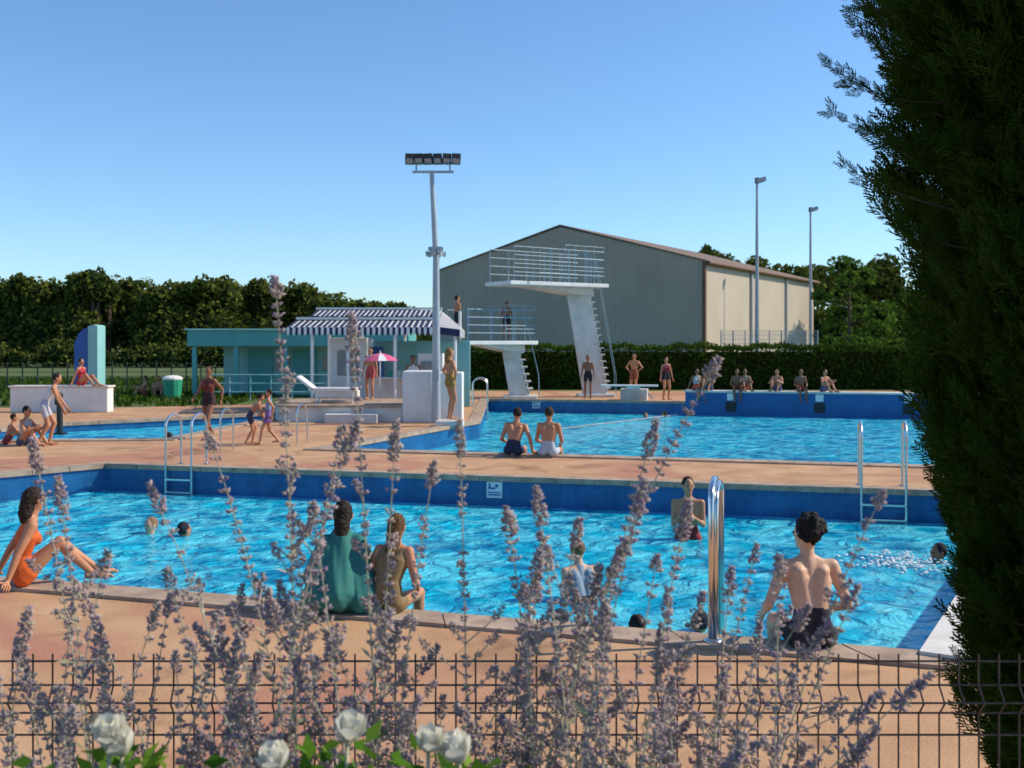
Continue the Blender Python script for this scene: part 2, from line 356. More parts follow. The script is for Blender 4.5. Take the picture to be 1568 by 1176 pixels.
# ---------------------------------------------------------------- handrails / ladders
def arc_rail(a,b_,h,r=0.16,zb=-0.9):
    a=V3(a);b_=V3(b_); pts=[V3((a.x,a.y,0.0)),V3((a.x,a.y,h-r))]
    for k in range(1,8):
        t=k/8*math.pi; q=a.lerp(b_,(1-math.cos(t))/2); pts.append(V3((q.x,q.y,h-r+r*math.sin(t))))
    pts+= [V3((b_.x,b_.y,h-r)),V3((b_.x,b_.y,zb))]
    return pts
b=MB(); b.tube(arc_rail((1.44,7.55),(1.60,8.15),1.16,0.1),0.024,'steel',12); b.tube(arc_rail((1.475,7.55),(1.635,8.15),1.13,0.1),0.02,'steel',12)
b.ell((1.455,7.55,0.035),(0.07,0.07,0.02),'steel'); b.obj('pool_handrail',smooth=True)
def ladder(x,y,along,inward,h=0.92,sp=0.5):
    al=V3((*along,0)).normalized(); iw=V3((*inward,0)).normalized(); b=MB()
    for s in(-.5,.5):
        p=V3((x,y,0))+al*s*sp
        b.tube(arc_rail(p-iw*0.42,p+iw*0.07,h+0.02*s,0.2,-1.3),0.021,'steel',10)
        b.ell(p-iw*0.42+V3((0,0,.03)),(0.06,0.06,0.015),'steel')
    for z in(-0.2,-0.42,-0.7,-0.95):
        c=V3((x,y,z))+iw*0.07
        R=Matrix((al,iw,V3((0,0,1)))).transposed(); b.box(c,(sp,0.08,0.03),'steel',R=R)
    b.obj('pool_ladder')
al=(math.cos(ang),math.sin(ang)); iw=(math.sin(ang),-math.cos(ang))
ladder(-5.75,farN(-5.75),al,iw); ladder(5.45,farN(5.45),al,iw,1.0,0.62)
ladder(-0.9,35.2,(0,1),(1,0),0.95,0.7)
b=MB()
for x,y in((-5.75,20.6),(-4.55,22.1)):
    b.tube(arc_rail((x,y),(x+.12,y+.5),.85,.2,0.0),.02,'steel',8)
b.obj('step_handrail')

# ---------------------------------------------------------------- near fence
b=MB(); FY=2.62
for i in range(-42,44):
    x=i*0.0505+0.01+random.uniform(-.001,.001)
    z=[1.415,1.395,1.335,1.30,1.265,1.215,0.82,0.785,0.75,0.03]; yy=[0,0,0,-0.03,0,0,0,-0.03,0,0]
    b.tube([(x+.012*math.sin(k) if k in(3,7) else x,FY+yy[k],z[k]) for k in range(len(z))],0.0025,'fence',5)
for z,dy in((1.395,0),(1.335,0),(1.30,-.03),(1.265,0),(1.21,0),(1.02,0),(0.82,0),(0.785,-.03),(0.75,0),(0.5,0),(0.25,0),(0.06,0)):
    b.tube([(-2.15,FY+dy+.005,z),(2.2,FY+dy+.005,z)],0.0028,'fence',5)
for x in(-2.16,2.2):
    b.box((x,FY+.03,0.72),(0.05,0.05,1.44),'fence')
b.obj('wire_mesh_fence')
b=MB(); b.prism([(-6,-3),(6,-3),(6,2.3),(-6,2.3)],-0.1,0.7,'offwhite','soil'); b.obj('planting_bed')

# ---------------------------------------------------------------- flood light mast
b=MB(); px,py=-2.03,27.95
b.tube([(px,py,0),(px,py,0.6),(px,py,4.4),(px-.12,py,6.75)],[0.13,0.12,0.085,0.06],'galv',12)
b.box((px,py,.02),(.34,.34,.04),'galv')
b.box((px-.08,py,6.72),(1.1,.06,.06),'galv'); b.box((px-.08,py,6.95),(1.45,.06,.05),'galv')
for s in(-.45,.45): b.box((px-.08+s,py,6.83),(.04,.04,.24),'galv')
for k in range(6):
    x=px-.08+(-.62+.248*k)
    R=Matrix.Rotation(math.radians(-30),3,'X')@Matrix.Rotation(math.radians(random.uniform(-8,8)),3,'Z')
    b.box((x,py-.08,7.05),(.235,.28,.16),'black',R=R)
    b.box((x,py-.15,6.99),(.18,.2,.02),'glass',R=R)
for k,a in enumerate((0,60,120,180,240,300)):
    dx,dy=math.cos(math.radians(a+15)),math.sin(math.radians(a+15))
    b.tube([(px-.01+dx*.06,py+dy*.06,4.55),(px-.01+dx*.26,py+dy*.26,4.52)],[.02,.08],'galv',8)
    b.box((px-.01+dx*.14,py+dy*.14,4.66),(.12,.1,.1),'galv')
b.box((px,py-.12,1.3),(.16,.1,.3),'galv')
b.obj('floodlight_mast')
def streetl(x,y,h):
    b=MB(); b.tube([(x,y,0),(x,y,h*0.5),(x,y,h)],[0.13,0.1,0.06],'galv',10)
    b.box((x+.2,y,h+.02),(.55,.35,.24),'galv',R=Matrix.Rotation(math.radians(-18),3,'Y')); b.box((x+.22,y,h-.1),(.4,.26,.03),'black',R=Matrix.Rotation(math.radians(-18),3,'Y')); b.box((x,y,h),(.2,.2,.3),'black')
    b.obj('lamp_post')
streetl(13.6,58,11.1); streetl(20.0,70,11.0)

# ---------------------------------------------------------------- warehouse
def warehouse():
    root=empty('warehouse'); Rr=V3((12.1,65.8,0)); Lf=V3((-5.5,76.3,0)); g=(Rr-Lf); W=g.length; g.normalize(); bk=V3((-g.y,g.x,0)); D=26.0
    eave=7.25; apex=9.95
    def roofz(u): return eave+(apex-eave)*(1-abs(u/W-.5)*2)
    b=MB(); n=140
    us=[W*i/n for i in range(n+1)]
    vs=[];fs=[]
    for i,u in enumerate(us):
        off=0.08 if (i%2) else 0.0
        p=Lf+g*u-bk*off; vs+=[(p.x,p.y,0),(p.x,p.y,roofz(u))]
    fs=[(2*i,2*i+2,2*i+3,2*i+1) for i in range(n)]
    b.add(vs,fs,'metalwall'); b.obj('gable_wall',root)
    b=MB(); n2=150; vs=[]
    for i in range(n2+1):
        off=0.05 if i%2 else 0
        p=Rr+bk*(D*i/n2)+g*off; vs+=[(p.x,p.y,0),(p.x,p.y,eave)]
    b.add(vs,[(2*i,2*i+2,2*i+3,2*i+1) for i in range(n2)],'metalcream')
    for k in(.35,.68):
        p=Rr+bk*D*k+g*.1; b.box((p.x,p.y,eave/2),(.2,.2,eave),'galv',rz=math.atan2(g.y,g.x))
    b.obj('side_wall',root)
    b=MB(); vs=[(*(Lf).xy,0),(*(Lf).xy,eave),(*(Lf+bk*D).xy,0),(*(Lf+bk*D).xy,eave)]
    b.add(vs,[(0,1,3,2)],'metalwall')
    q=[Lf+bk*D,Rr+bk*D]; mid=(q[0]+q[1])/2
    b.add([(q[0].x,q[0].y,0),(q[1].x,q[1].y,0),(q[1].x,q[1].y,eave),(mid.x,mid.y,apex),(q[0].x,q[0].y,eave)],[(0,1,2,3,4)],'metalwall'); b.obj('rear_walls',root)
    b=MB(); f=-0.12
    for s0,s1 in((-0.25,W/2),(W+0.25,W/2)):
        z0=eave-0.08; z1=apex+.06
        a0=Lf+g*s0+bk*f; a1=Lf+g*s1+bk*f; c0=a0+bk*(D+.7); c1=a1+bk*(D+.7)
        t=.1
        v=[(a0.x,a0.y,z0),(a1.x,a1.y,z1),(c1.x,c1.y,z1),(c0.x,c0.y,z0),(a0.x,a0.y,z0+t),(a1.x,a1.y,z1+t),(c1.x,c1.y,z1+t),(c0.x,c0.y,z0+t)]
        b.add(v,[(0,1,2,3),(4,5,6,7),(0,1,5,4),(1,2,6,5),(2,3,7,6),(3,0,4,7)],'roof')
    b.obj('roof',root)
    b=MB(); p=Rr-bk*.08+g*.05; b.box((p.x,p.y,eave/2),(.22,.22,eave),'trim',rz=math.atan2(g.y,g.x))
    a0=Rr+g*.33-bk*.1; a1=a0+bk*(D+.6); b.tube([(a0.x,a0.y,eave-.12),(a1.x,a1.y,eave-.12)],.12,'trim',8); b.obj('gutter_and_corner_trim',root)
warehouse()
b=MB()
x0,x1,yy=10.8,15.8,54.0
for i in range(9): b.tube([(x0+(x1-x0)*i/8,yy,0),(x0+(x1-x0)*i/8,yy,2.75)],.03,'galv',6)
for k in range(12): b.tube([(x0,yy,.3+k*.22),(x1,yy,.3+k*.22)],.008,'galv',4)
for i in range(60): x=x0+(x1-x0)*i/60; b.tube([(x,yy,0),(x,yy,2.72)],.007,'galv',4)
b.obj('tennis_court_fence')

# ---------------------------------------------------------------- diving towers
def railing(b,pts,h,mat,post=1.0,nb=4,r=.022):
    for i in range(len(pts)-1):
        a=V3(pts[i]);c=V3(pts[i+1]); L=(c-a).length; n=max(1,round(L/post))
        for k in range(n+1):
            p=a.lerp(c,k/n); b.tube([p,p+V3((0,0,h))],r,mat,6)
        for k in range(1,nb+1):
            z=V3((0,0,h*k/nb)); b.tube([a+z,c+z],r,mat,6)
def tower(name,base,tip,ph,colw0,colw1,leanx,width,rh):
    root=empty(name); base=V3(base); tip=V3(tip); d=(tip-base); d.z=0; L=d.length; d.normalize(); s=V3((-d.y,d.x,0))
    b=MB()
    x0=base.x; y0=base.y
    prof=[(x0-colw0/2,y0-.25,0),(x0+colw0/2,y0-.25,0),(x0+colw1/2-leanx,y0-.25,ph-.1),(x0-colw1/2-leanx,y0-.25,ph-.1)]
    b.extr(prof,(0,.5,0),'offwhite')
    b.box((x0,y0,.06),(colw0+.5,1.1,.12),'offwhite'); b.obj('column',root,bevel=.03)
    b=MB(); nst=int(ph/.25)
    for k in range(nst):
        t=(k+.6)/nst; x=x0+colw0/2*(1-t)+(colw1/2)*t-leanx*t
        b.box((x+.09,y0,ph*t-.06),(.2,.62,.05),'offwhite'); b.box((x+.03,y0,ph*t-.15),(.1,.5,.17),'offwhite')
    for yy in(-.33,.33):
        b.tube([(x0+colw0/2+.32,y0+yy,.1),(x0+colw0/2+.3,y0+yy,.9),(x0+colw1/2-leanx+.35,y0+yy,ph+.9)],.012,'bluesteel',6)
    b.obj('stairs',root)
    b=MB(); bs=base-V3((leanx,0,0))-d*.75
    a=bs; e=tip.copy(); a.z=ph; e.z=ph; R=Matrix((d,s,V3((0,0,1)))).transposed(); c=(a+e)/2; LL=(e-a).length
    b.box((c.x,c.y,ph-.07),(LL,width,.14),'white',R=R)
    p=a+d*.3; q=a+d*(LL*.72)
    w2=width*.3
    b.extr([(p-s*w2)+V3((0,0,-.14)),(q-s*w2)+V3((0,0,-.14)),(p-s*w2)+d*.6+V3((0,0,-.42)),(p-s*w2)+V3((0,0,-.42))],s*(2*w2),'offwhite')
    b.obj('platform',root,bevel=.015)
    b=MB(); hw=width/2-.05
    c1=a+s*hw+d*.05; c2=e+s*hw-d*.05; c3=e-s*hw-d*.05; c4=a-s*hw+d*.05
    railing(b,[c2,c1,c4,c3],rh,'bluesteel',.95,4,.018)
    m1=a.lerp(e,.45)+s*hw; m2=a.lerp(e,.45)-s*hw
    railing(b,[m1,c1],rh+.18,'bluesteel',.5,3,.014); railing(b,[m2,c4],rh+.18,'bluesteel',.5,3,.014)
    b.obj('railing',root)
tower('diving_tower',(3.3,41.3,0),(-.42,38.9,0),4.42,.95,.85,.75,1.8,1.25)
tower('diving_platform',(.32,40.0,0),(-2.05,38.3,0),2.2,.8,.6,.45,1.5,1.15)
b=MB(); b.prism([(4.0,38.6),(4.95,38.3),(5.1,39.1),(4.15,39.4)],0,.42,'offwhite'); b.box((4.3,38.3,.56),(2.1,.42,.06),'white',rz=-.1); b.box((4.5,38.8,.47),(.5,.6,.12),'steel',rz=-.1)
b.tube([(4.9,38.9,.4),(5.25,38.9,.05)],.04,'offwhite'); b.obj('springboard',bevel=.015)

# ---------------------------------------------------------------- white wall, kiosk, turquoise building
b=MB(); b.box((-2.56,28.75,.69),(.8,1.1,1.38),'white'); b.box((-1.75,28.8,.67),(.8,1.0,1.34),'white'); b.obj('white_wall_block',bevel=.02)
b=MB(); pts=[(-2.98,28.3),(-2.98,31.5),(-6.0,31.8)]+[(-6.0-.7*math.sin(t*math.pi/6),30.05+1.75*math.cos(t*math.pi/6)) for t in range(1,6)]+[(-6.0,28.3)]
b.prism(ccw(pts),0,.4,'offwhite'); b.prism(offset(ccw(pts),.06),.4,.46,'coping'); b.box((-4.3,28.05,.12),(1.4,.4,.24),'offwhite'); b.obj('raised_terrace',bevel=.015)
def kiosk():
    root=empty('beach_kiosk')
    b=MB(); x0,x1=-6.9,-2.35; n=26; yf,yb=32.0,35.2; zf,zb=2.62,3.18
    for band in range(2):
        t0,t1=(0,.40) if band==0 else (.60,1)
        up=.0 if band==0 else .06
        ofs=.35 if band else 0
        for i in range(n):
            wd=(x1-x0-ofs)/n; a0=x0+ofs+wd*i
            for a,c,m in((a0,a0+wd*.66,'navy'),(a0+wd*.66,a0+wd,'white')):
                za=zf+(zb-zf)*t0+up; zc=zf+(zb-zf)*t1+up; ya=yf+(yb-yf)*t0; yc=yf+(yb-yf)*t1
                sg=-.03*math.sin(i*.9)**2
                b.add([(a,ya,za+sg),(c,ya,za+sg),(c,yc,zc),(a,yc,zc)],[(0,1,2,3)],m)
            if band==0:
                for a,c,m in((a0,a0+wd*.5,'white'),(a0+wd*.5,a0+wd,'navy')):
                    md=(a+c)/2; b.add([(a,yf-.004,zf),(a,yf-.02,zf-.17),(md,yf-.02,zf-.27),(c,yf-.02,zf-.17),(c,yf-.004,zf)],[(0,1,2,3,4)],m)
    for i in range(14):
        y0=yf+(yb-yf)*i/14; y1=yf+(yb-yf)*(i+1)/14; z0=zf+(zb-zf)*i/14; z1=zf+(zb-zf)*(i+1)/14
        b.add([(x1,y0,z0),(x1+.75,y0,2.55-.0),(x1+.75,y1,2.55),(x1,y1,z1)],[(0,1,2,3)],'white' if i%2 else 'navy')
        b.add([(x1+.75,y0,2.55),(x1+.75,y0,2.33),(x1+.75,(y0+y1)/2,2.27),(x1+.75,y1,2.33),(x1+.75,y1,2.55)],[(0,1,2,3,4)],'white' if i%2 else 'navy')
    b.add([(x1,yf,zf),(x1+.75,yf,2.55),(x1+.75,yf,2.33),(x1,yf,zf-.2)],[(0,1,2,3)],'navy')
    b.obj('striped_awning',root)
    b=MB()
    b.box(((x0+x1)/2+.15,35.2,3.29),(x1-x0-.3,.12,.07),'white'); b.box(((x0+x1)/2,33.9,2.91),(x1-x0,.7,.05),'navy'); b.box(((x0+x1)/2,33.42,2.92),(x1-x0,.06,.08),'white')
    for x in(-6.15,-5.05,-3.6,-1.75):
        b.tube([(x,32.15,0),(x,32.15,2.55)],.05,'white',8)
        b.tube([(x,35.1,0),(x,35.1,3.2)],.05,'white',8)
    b.obj('frame',root)
    b=MB()
    b.box((-5.2,34.0,1.15),(1.2,1.6,2.3),'white'); b.box((-3.9,33.0,.5),(1.5,.5,1.0),'offwhite'); b.box((-3.9,32.95,1.03),(1.7,.7,.06),'white')
    b.box((-3.0,35.0,1.1),(3.2,.1,2.2),'turql'); b.box((-2.6,33.6,.9),(.8,.7,1.8),'white'); b.box((-2.6,33.22,1.2),(.6,.06,.7),'glass')
    b.box((-5.2,33.18,1.5),(.7,.05,.8),'glass'); b.box((-4.45,34.6,1.0),(.35,.35,2.0),'blue')
    for k in range(5): b.box((-4.4+.28*k,33.0,1.16),(.12,.12,.2),('red','blue','green','white','pink')[k])
    b.obj('counter_and_cabin',root,bevel=.02)
kiosk()
def turq_building():
    root=empty('changing_pavilion')
    b=MB(); b.box((-8.4,42.6,2.3),(8.7,3.2,.62),'turq'); b.box((-8.4,42.6,2.64),(8.9,3.4,.07),'turql'); b.obj('roof_fascia',root,bevel=.02)
    b=MB()
    for x in(-12.5,-10.85,-8.9,-6.9,-4.6): b.box((x,41.15,1.0),(.16,.16,2.0),'turq')
    b.obj('columns',root)
    b=MB(); b.box((-8.0,43.2,1.0),(7.4,1.6,1.98),'turql')
    for x in(-10.2,-8.4,-6.5): b.box((x,42.37,1.0),(1.0,.08,1.7),'turq')
    for x in(-9.3,-7.4,-5.5): b.box((x,42.37,1.3),(.55,.06,.6),'glass')
    b.obj('walls_and_doors',root)
    b=MB(); railing(b,[(-11.2,38.6,0),(-6.6,38.6,0)],.95,'turql',.8,3,.025); b.obj('terrace_railing',root)
turq_building()
b=MB(); prof=[(-15.05,35.9,0),(-14.55,35.9,0),(-14.55,35.9,2.66),(-14.75,35.9,2.6),(-14.92,35.9,2.42),(-15.05,35.9,2.1)]
b.extr(prof,(0,.5,0),'blue'); b.extr([(-14.54,35.8,0),(-14.2,35.8,0),(-14.2,35.8,2.72),(-14.34,35.8,2.76),(-14.54,35.8,2.7)],(0,.7,0),'turql'); b.obj('shower_totem',bevel=.02)
b=MB(); b.box((-13.95,32.4,.38),(3.0,.5,.76),'white'); b.box((-13.95,32.4,.79),(3.1,.6,.06),'offwhite'); b.obj('low_white_wall',bevel=.02)
b=MB(); b.box((-16.9,30.0,.5),(2.4,.5,1.0),'white'); b.box((-16.9,30.0,1.03),(2.5,.6,.05),'offwhite'); b.obj('low_white_wall',bevel=.02)
for x,y in((-10.65,24.6),(-12.5,25.2)):
    b=MB(); b.tube([(x,y,0),(x,y,.95),(x,y,1.0)],[.07,.07,.04],'black',10); b.box((x,y,.02),(.25,.25,.04),'black'); b.box((x,y-.07,.8),(.16,.04,.2),'black'); b.obj('bollard_post')
b=MB(); b.box((-5.0,29.3,.85),(1.3,.6,.08),'white'); b.box((-5.75,29.3,1.02),(.6,.6,.07),'white',R=Matrix.Rotation(math.radians(38),3,'Y'))
for x in(-5.45,-4.45):
    for y in(29.05,29.55): b.tube([(x,y,.46),(x+.05,y,.84)],.03,'white',6)
b.box((-4.9,29.3,.72),(1.2,.5,.2),'offwhite'); b.obj('sun_lounger',bevel=.02)
b=MB(); R=.52; c=V3((-3.82,30.3,1.78)); n=12
for i in range(n):
    a0=2*math.pi*i/n;a1=2*math.pi*(i+1)/n
    p=[c+V3((0,0,.08)),c+V3((R*.6*math.cos(a0),R*.6*math.sin(a0),-.01)),c+V3((R*.6*math.cos(a1),R*.6*math.sin(a1),-.01)),c+V3((R*math.cos(a0),R*math.sin(a0),-.15)),c+V3((R*math.cos(a1),R*math.sin(a1),-.15))]
    b.add(p,[(0,1,2),(1,3,4,2)],'pink' if i%3 else 'white')
b.tube([c+V3((0,0,-1.33)),c+V3((0,0,.14))],.025,'steel'); b.obj('beach_parasol')
b=MB(); b.tube([(-13.0,40,0),(-13.0,40,.1),(-13.0,40,.75)],[.3,.32,.38],'green',14); b.ell((-13.0,40,.75),(.4,.4,.14),'white'); b.obj('waste_bin',smooth=False)
b=MB()
for i in range(26):
    x=-27+i*.62; b.tube([(x,44+.04*i,0),(x,44+.04*i,1.3)],.03,'fgreen',5)
for k in range(7): b.tube([(-27,44,.15+k*.18),(-27+25*.62,45,.15+k*.18)],.012,'fgreen',4)
b.obj('boundary_fence')

# ---------------------------------------------------------------- vegetation
def forest(name,blobs,dens,size,mat,trunks=True):
    root=empty(name); V,F=blobs_leaves(blobs,dens,size); fast('foliage',V,F,[M[mat]],parent=root)
    b=MB()
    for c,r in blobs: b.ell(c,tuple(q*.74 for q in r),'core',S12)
    if trunks:
        for c,r in blobs[::2]: b.tube([(c[0],c[1],0),(c[0]+.2,c[1],c[2])],[.3,.12],'bark',6)
    b.obj('trunks_and_shade',root)
bl=[]
def topz(px): return float(np.interp(px,[-75,-58,-54,-47,-44,-40,-35,-31,-27,-20,-12],[10.4,9.8,9.2,9.7,9.9,8.9,9.5,9.3,8.8,7.7,6.4]))
x=-80.0
while x<-11:            # distinct rounded crowns, front row
    R0=rng.uniform(2.3,3.7); y=106+rng.uniform(-4,4); h=topz(x)*rng.uniform(.84,1.06)
    for k in range(9):  # sub-clumps giving each crown its own lumpy outline
        a=rng.uniform(0,6.28); e=rng.uniform(-.5,1); q=R0*rng.uniform(.30,.5)
        cx_=x+math.cos(a)*R0*.62*math.sqrt(max(.05,1-e*e)); cy_=y-abs(math.sin(a))*R0*.7; cz_=h-R0*.95+e*R0*.62
        bl.append(((cx_,cy_,cz_),(q,q,q*.85)))
    bl.append(((x,y,h-R0*1.0),(R0*.82,R0*.8,R0*.85)))
    bl.append(((x+rng.uniform(-1,1),y-2.5,h*.33),(R0*.95,R0*.7,R0*.8)))
    bl.append(((x+rng.uniform(-2,2),y-4,h*.12),(R0*.8,R0*.5,R0*.45)))
    x+=R0*rng.uniform(.95,1.35)
for x in np.arange(-82,-10,3.0):   # filler row behind
    y=118; h=topz(x)*.92; bl.append(((x,y,h-2.0),(2.4,2,2.0))); bl.append(((x+1,y,h*.4),(2.6,2,2.4)))
forest('tree_line',bl,120,.5,'leafA')
bl=[]
for x in np.arange(-58,-13,1.7):   # shrubs at the foot of the wood
    q=rng.uniform(.9,1.5); bl.append(((x,88+rng.uniform(-2,2),q*.7),(q*1.3,q,q*.9)))
forest('shrub_belt',bl,150,.32,'leafA',False)
bl=[]
for x in np.arange(-14,140,4.5):
    y=135+rng.uniform(-3,8); h=rng.uniform(4.5,6) if x<20 else rng.uniform(8,12.5); r=rng.uniform(2.6,4)
    bl.append(((x,y,h-r*.8),(r,r,r*.85))); bl.append(((x+2,y-2,h*.3),(r*1.1,r,r)))
bl+= [((24.4,130,12.0),(1.6,1.6,1.8))]
forest('background_trees',bl,90,.75,'leafA')
def tree(name,x,y,h,r,mat,size=.22,dens=330,th=1.6,nb=34):
    root=empty(name); b=MB(); b.tube([(x,y,0),(x+.05,y,th),(x,y,h*.8)],[.16,.13,.04],'bark',8)
    bl=[]
    for k in range(nb):
        t=rng.uniform(.0,1); zz=th*.5+(h-th*.5)*t; rr=r*math.sin(math.pi*min(.97,(.22+.76*t)))**.7; a=rng.uniform(0,6.28); q=rng.uniform(.35,.85)*r*.42
        p=(x+math.cos(a)*rr*.72*rng.uniform(.4,1.15),y+math.sin(a)*rr*.72,zz-q*.5); bl.append((p,(q,q,q*.8)))
        b.tube([(x,y,max(th*.8,zz-1)),p],[.05,.015],'bark',5)
    b.obj('trunk_and_limbs',root); V,F=blobs_leaves(bl,dens,size); fast('leaves',V,F,[M[mat]],parent=root)
    b=MB(); 
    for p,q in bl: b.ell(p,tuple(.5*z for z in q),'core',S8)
    b.obj('inner_shade',root)
tree('linden_tree',19.2,59.5,7.0,2.6,'leafB',.24,420,1.2)
tree('linden_tree',26.5,66,7.3,3.0,'leafB',.3,220); tree('linden_tree',29.5,84,9.0,3.5,'leafA',.35,170); tree('linden_tree',20,100,10.2,3.8,'leafA',.4,150); tree('linden_tree',24.5,104,10.4,3.6,'leafA',.4,150)
root=empty('hedge'); hx0,hx1=-3.0,22.0; 
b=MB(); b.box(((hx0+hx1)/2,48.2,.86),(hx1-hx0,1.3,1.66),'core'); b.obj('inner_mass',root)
n=26000; T=np.zeros((n,3)); T[:,0]=rng.uniform(hx0,hx1,n); face=rng.random(n)
front=face<.6; T[front,1]=47.5+rng.normal(0,.09,front.sum()); T[front,2]=rng.uniform(0,1.85,front.sum())
top=~front; T[top,1]=rng.uniform(47.45,49,top.sum()); T[top,2]=1.84+np.abs(rng.normal(0,.09,top.sum()))
T[:,2]+=.06*np.sin(T[:,0]*1.7)*(T[:,2]>1.5)+.04*np.sin(T[:,0]*5.1)*(T[:,2]>1.5)
V,F=scatter(LEAFV,LEAFF,randrot(n),T,rng.uniform(.09,.2,n)); fast('leaves',V,F,[M['hedge']],parent=root)
n=9000; T=np.stack([rng.uniform(-30,-9.5,n),rng.uniform(35,60,n),np.full(n,.03)],1)
V,F=scatter(np.array([(-.06,0,-.03),(.06,0,-.03),(.03,0,.12),(-.03,.03,.12)]),LEAFF,np.stack([np.array(Matrix.Rotation(a,3,'Z')) for a in rng.uniform(0,6.28,n)]),T,rng.uniform(.6,1.3,n))
fast('grass_tufts',V,F,[M['hedge']])

# cypress
def cypress():
    root=empty('cypress_tree'); cx,cy=2.3,3.55
    zs=[0,.5,.8,1.4,2.0,2.35,3.4,4.5,6,7.5,8.6]; rs=[.34,.50,.60,.70,.79,.83,.95,.96,.72,.4,.03]
    R=lambda z: np.interp(z,zs,rs)
    b=MB(); pts=[(cx,cy,z) for z in np.linspace(.15,8.3,22)]; b.tube(pts,[float(R(p[2]))*.80 for p in pts],'core',20); b.tube([(cx,cy,-.05),(cx,cy,1)],[.16,.12],'bark',10); b.obj('trunk_and_shade_core',root)
    q=[]
    def twig(p,d,L,wd):
        d=V3(d).normalized(); a=V3((0,0,1)) if abs(d.z)<.8 else V3((0,1,0)); s=d.cross(a).normalized(); s=(Quaternion(d,random.uniform(0,3.14))@s)*wd
        p=V3(p); q.append([p-s*.6,p+s*.6,p+d*L*.7+s,p+d*L,]); 
    twig((0,0,0),(0,0,1),.13,.003); twig((0,0,0),(0,0,1),.13,.003)
    for i in range(11):
        z=.012+.011*i; L=.05*(1-i/13)+.01
        for sd_ in(-1,1):
            dd=V3((sd_*.75,random.uniform(-.35,.35),.8)).normalized(); p=V3((0,0,z)); twig(p,dd,L,.0032)
            for k in(.35,.65):
                if L>.02:
                    for e in(-1,1): twig(p+dd*L*k,(dd.x+e*.5,dd.y+random.uniform(-.4,.4),dd.z+.3),L*.42,.0028)
    bv=np.array([v[:] for f in q for v in f]); bf=np.arange(len(bv)).reshape(-1,4)
    n=8500; z=np.concatenate([rng.uniform(.3,3.9,int(n*.88)),rng.uniform(3.9,8.4,n-int(n*.88))])
    a=np.concatenate([rng.uniform(math.radians(125),math.radians(290),int(n*.8)),rng.uniform(0,2*math.pi,n-int(n*.8))])
    a=rng.permutation(a); lump=1+.07*np.sin(a*9+z*3)+.06*np.sin(z*7-a*4)
    rr=R(z)*lump*rng.uniform(.78,1.0,n)
    T=np.stack([cx+np.cos(a)*rr,cy+np.sin(a)*rr,z],1)
    D=np.stack([np.cos(a)*.55,np.sin(a)*.55,np.full(n,1.0)],1)+rng.normal(0,.3,(n,3))
    V,F=scatter(bv,bf,dirrot(D),T,rng.uniform(.7,1.4,n)); fast('scale_foliage',V,F,[M['cyp']],parent=root)
    bb=MB(); Ts=[];Ds=[];Ss=[]
    shoots=[((1.45,3.4,3.20),(1.00,3.35,3.34)),((1.45,3.4,2.92),(1.01,3.3,3.06)),((1.45,3.4,2.82),(1.04,3.35,2.92)),((1.48,3.4,2.62),(1.09,3.4,2.76)),((1.48,3.4,2.5),(1.2,3.4,2.62)),((1.42,3.4,3.30),(1.05,3.4,3.45)),((1.50,3.4,2.42),(1.3,3.4,2.54)),((1.52,3.3,2.25),(1.36,3.3,2.4)),((1.42,3.4,3.05),(1.10,3.35,3.2)),((1.45,3.4,2.74),(1.14,3.3,2.86)),((1.42,3.4,3.38),(1.15,3.3,3.6)),((1.62,3.3,1.3),(1.47,3.3,1.42)),((1.6,3.3,1.75),(1.45,3.3,1.9)),((1.45,3.4,2.98),(1.08,3.3,3.0)),((1.45,3.4,3.12),(1.18,3.3,3.26))]
    for p0,p1 in shoots:
        p0=V3(p0);p1=V3(p1); mid=(p0+p1)/2-V3((0,0,.04)); pts=[]
        for k in range(11):
            t=k/10; pts.append(p0*(1-t)**2+mid*2*t*(1-t)+p1*t*t)
        bb.tube(pts,[.0035*(1-k/13) for k in range(11)],'bark',5)
        for k in range(2,11):
            for j in range(2):
                Ts.append(pts[k]); dd=(pts[k]-pts[k-1]).normalized(); sg=1 if (k+j)%2 else -1
                Ds.append((dd.x+random.uniform(-.3,.3),dd.y+random.uniform(-.5,.5),dd.z+sg*random.uniform(.2,.9)+.3)); Ss.append(random.uniform(.35,.7)*(1.15-.04*k))
    bb.obj('shoots',root)
    V,F=scatter(bv,bf,dirrot(np.array(Ds)),np.array([t[:] for t in Ts]),np.array(Ss)); fast('shoot_foliage',V,F,[M['cyp']],parent=root)
cypress()

